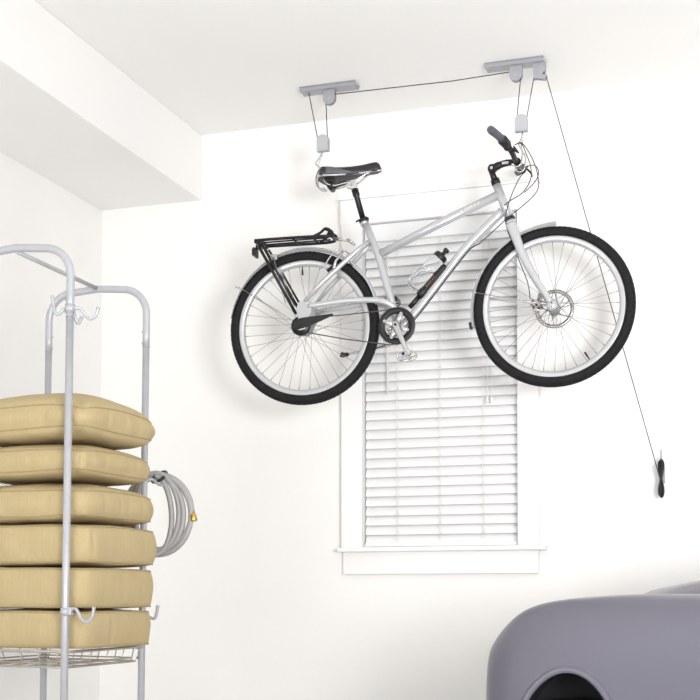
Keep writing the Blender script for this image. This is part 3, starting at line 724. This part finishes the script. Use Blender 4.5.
# ---- cushions
def cushion(cx, cy, z0, z1, hx, hy, puff, label, rz=0, seed=0, edge=.0, tilt=(0, 0), crown=None):
    """square boxed cushion resting with its underside at z0; z1 is the height of its upper seam"""
    t = (z1 - z0); N = 56; NZ = 9; rg = random.Random(seed * 13); creases = [(rg.uniform(-.5, .5), rg.uniform(.5, 1)) for _ in range(12 if puff > .016 else 3)]
    bm = B(); P = {}
    crown = puff if crown is None else crown
    def corner(u, v, e):      # rounded square plan
        n = 9.0; m_ = (abs(u) ** n + abs(v) ** n) ** (1 / n); mx = max(abs(u), abs(v)); k = mx / m_ if m_ else 1
        k = 1 - (1 - k) * .9
        pull = 1 - edge * (1 - min(abs(u), abs(v)) ** 2) * (mx ** 2) * (1 if True else 0) * 0
        return u * (hx + e) * k * pull, v * (hy + e) * k * pull
    def wr(x, y, z, a): return noise.noise(Vector((x * 9 + seed * 3.1, y * 9, z * 14 + seed))) * a
    def face(sign, zc):
        g = []
        for i in range(N + 1):
            row = []
            for j in range(N + 1):
                u = -1 + 2 * i / N; v = -1 + 2 * j / N
                u = math.sin(u * PI / 2) * .6 + u * .4; v = math.sin(v * PI / 2) * .6 + v * .4
                x, y = corner(u, v, 0)
                st_ = max(0, (1 - abs(u) ** 7) * (1 - abs(v) ** 7)) ** .5; dm = (1 - abs(u) ** 2.4) * (1 - abs(v) ** 2.4)
                h = crown * (.45 * st_ + .55 * dm) if sign > 0 else puff * .8 * st_
                sg = seam(u, v, sign)
                row.append(bm.verts.new((x, y, zc + sg + sign * h + wr(x, y, zc, .004) * min(1, h * 100))))
            g.append(row)
        for i in range(N):
            for j in range(N): bm.faces.new((g[i][j], g[i + 1][j], g[i + 1][j + 1], g[i][j + 1])).smooth = True
        return g
    def seam(u, v, s):       # soft cushions: corners hang lower
        c = (abs(u) * abs(v)) ** 2.5
        return -s * 0 - puff * .42 * c * (1 if s > 0 else -.25) + puff * .05 * math.sin(4 * u + seed) * max(abs(u), abs(v))
    T = face(1, t); Bo = face(-1, 0)
    ring = [(i, 0) for i in range(N)] + [(N, j) for j in range(N)] + [(N - i, N) for i in range(N)] + [(0, N - j) for j in range(N)]
    rows = [[Bo[i][j] for i, j in ring]]
    for k in range(1, NZ):
        f = k / NZ; e = math.sin(PI * f) * (.010 + puff * .12); rw_ = []
        for i, j in ring:
            a, c = Bo[i][j].co, T[i][j].co; p = a.lerp(c, f)
            d = Vector((p.x / hx, p.y / hy, 0)); mx = max(abs(d.x), abs(d.y)); d = Vector(((abs(d.x) ** 8) * math.copysign(1, d.x), (abs(d.y) ** 8) * math.copysign(1, d.y), 0))
            d = d.normalized() if d.length > 1e-6 else Vector((0, 0, 0))
            sc_ = p.x + p.y; pleat = -sum(.0055 * am * math.exp(-((sc_ - q0) / .0085) ** 2) for q0, am in creases) * math.sin(PI * f)
            rw_.append(bm.verts.new(p + d * (e + wr(p.x, p.y, p.z, .006) + pleat)))
        rows.append(rw_)
    rows.append([T[i][j] for i, j in ring]); n = len(ring)
    for a, c in zip(rows, rows[1:]):
        for i in range(n): bm.faces.new((a[i], a[(i + 1) % n], c[(i + 1) % n], c[i])).smooth = True
    top = [T[i][j].co.copy() for i, j in ring]; bot = [Bo[i][j].co.copy() for i, j in ring]
    o = obj('seat_cushion', bm, 'fabric'); tag(o, label, 'cushion', 'tan cushions stacked on the rack')
    o.location = (cx, cy, z0); o.rotation_euler = (tilt[0], tilt[1], rz)
    for loop in (top, bot):
        b = B(); tube(b, loop, .0027, 7, True); obj('piping', b, 'piping', o)
    return o
X0 = -2.292
RZ = math.radians(-4)
cushion(X0 - .004, 3.856, .700, .813, .248, .220, .008, 'boxy tan cushion at the bottom of the stack on the wire basket', RZ, 1)
cushion(X0 + .000, 3.857, .828, .951, .250, .221, .008, 'boxy tan cushion second from the bottom of the stack', RZ, 2)
cushion(X0 + .006, 3.857, .971, 1.086, .252, .222, .014, 'boxy tan cushion just under the three puffy ones', RZ, 3)
cushion(X0 + .002, 3.856, 1.117, 1.200, .246, .221, .020, 'puffy tan cushion third from the top, lowest of the puffy ones', RZ, 4, crown=.036)
cushion(X0 - .008, 3.856, 1.262, 1.330, .242, .221, .026, 'puffy tan cushion directly under the topmost cushion', RZ, 5, crown=.034)
cushion(X0 + .002, 3.856, 1.398, 1.472, .248, .222, .042, 'puffy tan cushion on top of the stack with a domed upper side', RZ, 6, crown=.062)

# ---- hose coil hanging behind the back post
b = B(); pts = []
turns = 5; n = 40; cx, cy, cz = -2.112, 4.165, 1.160
for k in range(turns * n + 11):
    tt = k / n; a = PI / 2 - 2 * PI * tt; f = tt / turns
    ang = math.radians(70 - 68 * f); r = .136 + .007 * math.sin(tt * 2.3)
    dx = r * math.cos(a); dz = r * (1.06) * math.sin(a)
    pts.append((cx + dx * math.cos(ang), cy + .050 + .030 * f + dx * math.sin(ang) * .16, cz + dz * .96 - .004 * math.cos(tt * 2.1)))
last = Vector(pts[-1])
tube(b, spline([pts[i] for i in range(0, len(pts), 3)], 3), .0102, 12)
hose = tag(obj('garden_hose', b, 'hose'), 'coiled grey garden hose with brass end hung beside the cushion stack', 'hose')
end = last; ed = (last - Vector(pts[-4])).normalized()
b = B(); tube(b, [end - ed * .012, end + ed * .004, end + ed * .006, end + ed * .026, end + ed * .030], [.0105, .0105, .013, .0135, .011], 12); obj('brass_coupling', b, 'brass', hose)
b = B()
tube(b, [(cx + .012 + .020 * math.cos(q), 4.225 + .040 * math.sin(q), 1.292 + .022 * math.sin(q * 1)) for q in [2 * PI * i / 20 for i in range(20)]], .006, 8, True); obj('hose_tie', b, 'black', hose)

# ------------------------------------------------------------------ car
CX0, CX1 = -.897, 2.75; CY0, CY1 = 3.98, 5.52; CYM = (CY0 + CY1) / 2; ZBOT = .20
car = thing('car', 'grey lilac vintage car with rounded fender parked below the window wall', 'car', ((CX0 + CX1) / 2, CYM, 0))
def ease(s, n): s = max(0, min(1, s)); return (1 - (1 - s) ** n) ** (1 / n)
sil = [(-.897, .60), (-.8955, .66), (-.888, .70), (-.849, .757), (-.7955, .8075), (-.739, .834), (-.672, .849), (-.59, .8585), (-.48, .866), (-.377, .869), (-.22, .869), (3, .869)]
_d = spline([V(a, 0, z) for a, z in sil[:-1]], 8); sil = [(p.x, p.z) for p in _d] + [sil[-1]]
def hz(x):
    x = max(x, sil[0][0])
    for (a, p), (c, q) in zip(sil, sil[1:]):
        if x <= c: return p + (q - p) * (x - a) / (c - a)
    return sil[-1][1]
def section(x):
    s = (x - CX0); e = CX1 - x
    k = ease(s / .36, 2.3); k2 = ease(e / .5, 2.3)
    W_ = .27 * (.18 + .82 * k) * (.3 + .7 * k2); yc = CY0 + .27
    h = hz(x); h = ZBOT + (h - ZBOT) * (.55 + .45 * k2)
    deck = .868 + .21 * (x + .43) if x < .5 else 1.06
    deck = min(deck, 1.0); deck = deck if x > -.43 else h - .001 - .12 * min(1, (-.43 - x) / .25)
    deck = min(deck, h + .2) * (.75 + .25 * k2)
    zb = ZBOT + .36 * (1 - ease(s / .22, 2.0))
    pts = []
    for i in range(13):
        a = PI / 2 * i / 12; n = 2.35
        pts.append((yc - W_ * math.cos(a) ** (2 / n), zb + (h - zb) * math.sin(a) ** (2 / n)))
    val = min(h, deck) - .030
    inner = [(yc + .10, h - .010), (yc + .17, h - .030 if deck < h + .02 else h - .022), (yc + .225, val + .012), (yc + .27, (val + deck) / 2 + .004), (yc + .34, deck - .004 + .004), (yc + .44, deck + .008), (CYM, deck + .014)]
    pts += inner
    mir = [(2 * CYM - y, z) for y, z in pts[:-1]][::-1]
    return pts + mir
xs = []
for i in range(26): xs.append(CX0 + .0008 + .36 * (i / 25) ** 2)
x = CX0 + .36
while x < CX1 - .5: x += .04; xs.append(min(x, CX1 - .5))
for i in range(1, 20): xs.append(CX1 - .5 + .498 * math.sin(PI / 2 * i / 19))
b = B(); rr = []
for x in xs: rr.append([b.verts.new((x, y, z)) for y, z in section(x)])
m_ = len(rr[0])
for A, Q in zip(rr, rr[1:]):
    for j in range(m_ - 1): b.faces.new((A[j], A[j + 1], Q[j + 1], Q[j])).smooth = True
    b.faces.new((A[0], Q[0], Q[-1], A[-1]))
b.faces.new(rr[0]); b.faces.new(rr[-1])
body = obj('car_body_full', b, 'car', None)
# wheel openings cut through both sides
ARX, ARZ, ARA, ARB = -.612, .318, .175, .308
def archpts(cx, y, k=1.0, n=48): return [(cx + ARA * k * math.cos(2 * PI * i / n), y, ARZ + ARB * k * math.sin(2 * PI * i / n)) for i in range(n)]
cb = B()
for cx in (ARX, 1.95):
    for y0, y1 in ((CY0 - .1, CY0 + .26), (CY1 - .26, CY1 + .1)):
        A = [cb.verts.new(p) for p in archpts(cx, y0)]; Q = [cb.verts.new(p) for p in archpts(cx, y1)]
        cb.faces.new(A[::-1]); cb.faces.new(Q)
        for i in range(48): cb.faces.new((A[i], A[(i + 1) % 48], Q[(i + 1) % 48], Q[i]))
bmesh.ops.recalc_face_normals(cb, faces=cb.faces)
cme = bpy.data.meshes.new('cut'); cb.to_mesh(cme); cb.free(); cme.materials.append(M['dark']); cut = bpy.data.objects.new('cut', cme); C.objects.link(cut)
bt = bpy.data.objects['car_body_full']; bt.data.materials.append(M['dark'])
md = bt.modifiers.new('b', 'BOOLEAN'); md.operation = 'DIFFERENCE'; md.object = cut; md.solver = 'EXACT'; md.material_mode = 'TRANSFER'
bpy.context.view_layer.update(); dg = bpy.context.evaluated_depsgraph_get()
bvh_full = BVHTree.FromObject(bt, dg)
nm = bpy.data.meshes.new_from_object(bt.evaluated_get(dg)); nm.name = 'car_body'
bpy.data.objects.remove(bt); bpy.data.objects.remove(cut)
body = bpy.data.objects.new('car_body', nm); C.objects.link(body); body.parent = car; body.location = -car.location
def side_y(x, z, near=True):
    o_ = V(x, 2.5 if near else 7.0, z); h = bvh_full.ray_cast(o_, V(0, 1 if near else -1, 0)); return h[0].y if h[0] is not None else (CY0 if near else CY1)
for cx in (ARX, 1.95):
    pts = []
    for i in range(61):
        a = math.radians(-32 + 244 * i / 60); x = cx + ARA * 1.045 * math.cos(a); z = ARZ + ARB * 1.03 * math.sin(a)
        if z > .235: pts.append((x, side_y(x, z) + .002, z))
    b = B(); tube(b, pts, .011, 10, flat=((0, 1, 0), .8)); o = obj('arch_lip', b, 'car', car); o.location = -car.location
    for y in (CY0 + .18, CY1 - .18):
        b = B(); lathe(b, [(.17, -.06), (.245, -.075), (.265, -.05), (.27, 0), (.265, .05), (.245, .075), (.17, .06)], (cx, y, .27), 'Y', 48)
        o = obj('wheel', b, 'tyre', car); o.location = -car.location
        b = B(); lathe(b, [(.0001, -.05), (.05, -.052), (.07, -.03), (.17, -.045), (.175, -.06), (.175, .06), (.0001, .05)], (cx, y, .27), 'Y', 40, False)
        q = obj('wheel_rim', b, 'chrome', o)
b = B(); lathe(b, [(.0001, .0), (.022, 0), (.012, .006), (.009, .016), (.020, .022), (.031, .036), (.033, .050), (.028, .064), (.014, .074), (.0001, .076)], (-.222, 4.80, .893), 'Z', 28, False)
o = obj('filler_cap', b, 'chrome', car); o.location = -car.location
b = B(); box(b, (-.30, 4.665, .893), (-.16, 4.672, .8975), .001); o = obj('panel_seam', b, 'dark', car); o.location = -car.location
b = B(); tube(b, [(-.214 + .004 * k, side_y(-.214 + .004 * k, .46 + .045 * k) - .001, .46 + .045 * k) for k in range(6)], .0045, 8, flat=((0, 1, 0), .6)); o = obj('chrome_side_strip', b, 'chrome', car); o.location = -car.location
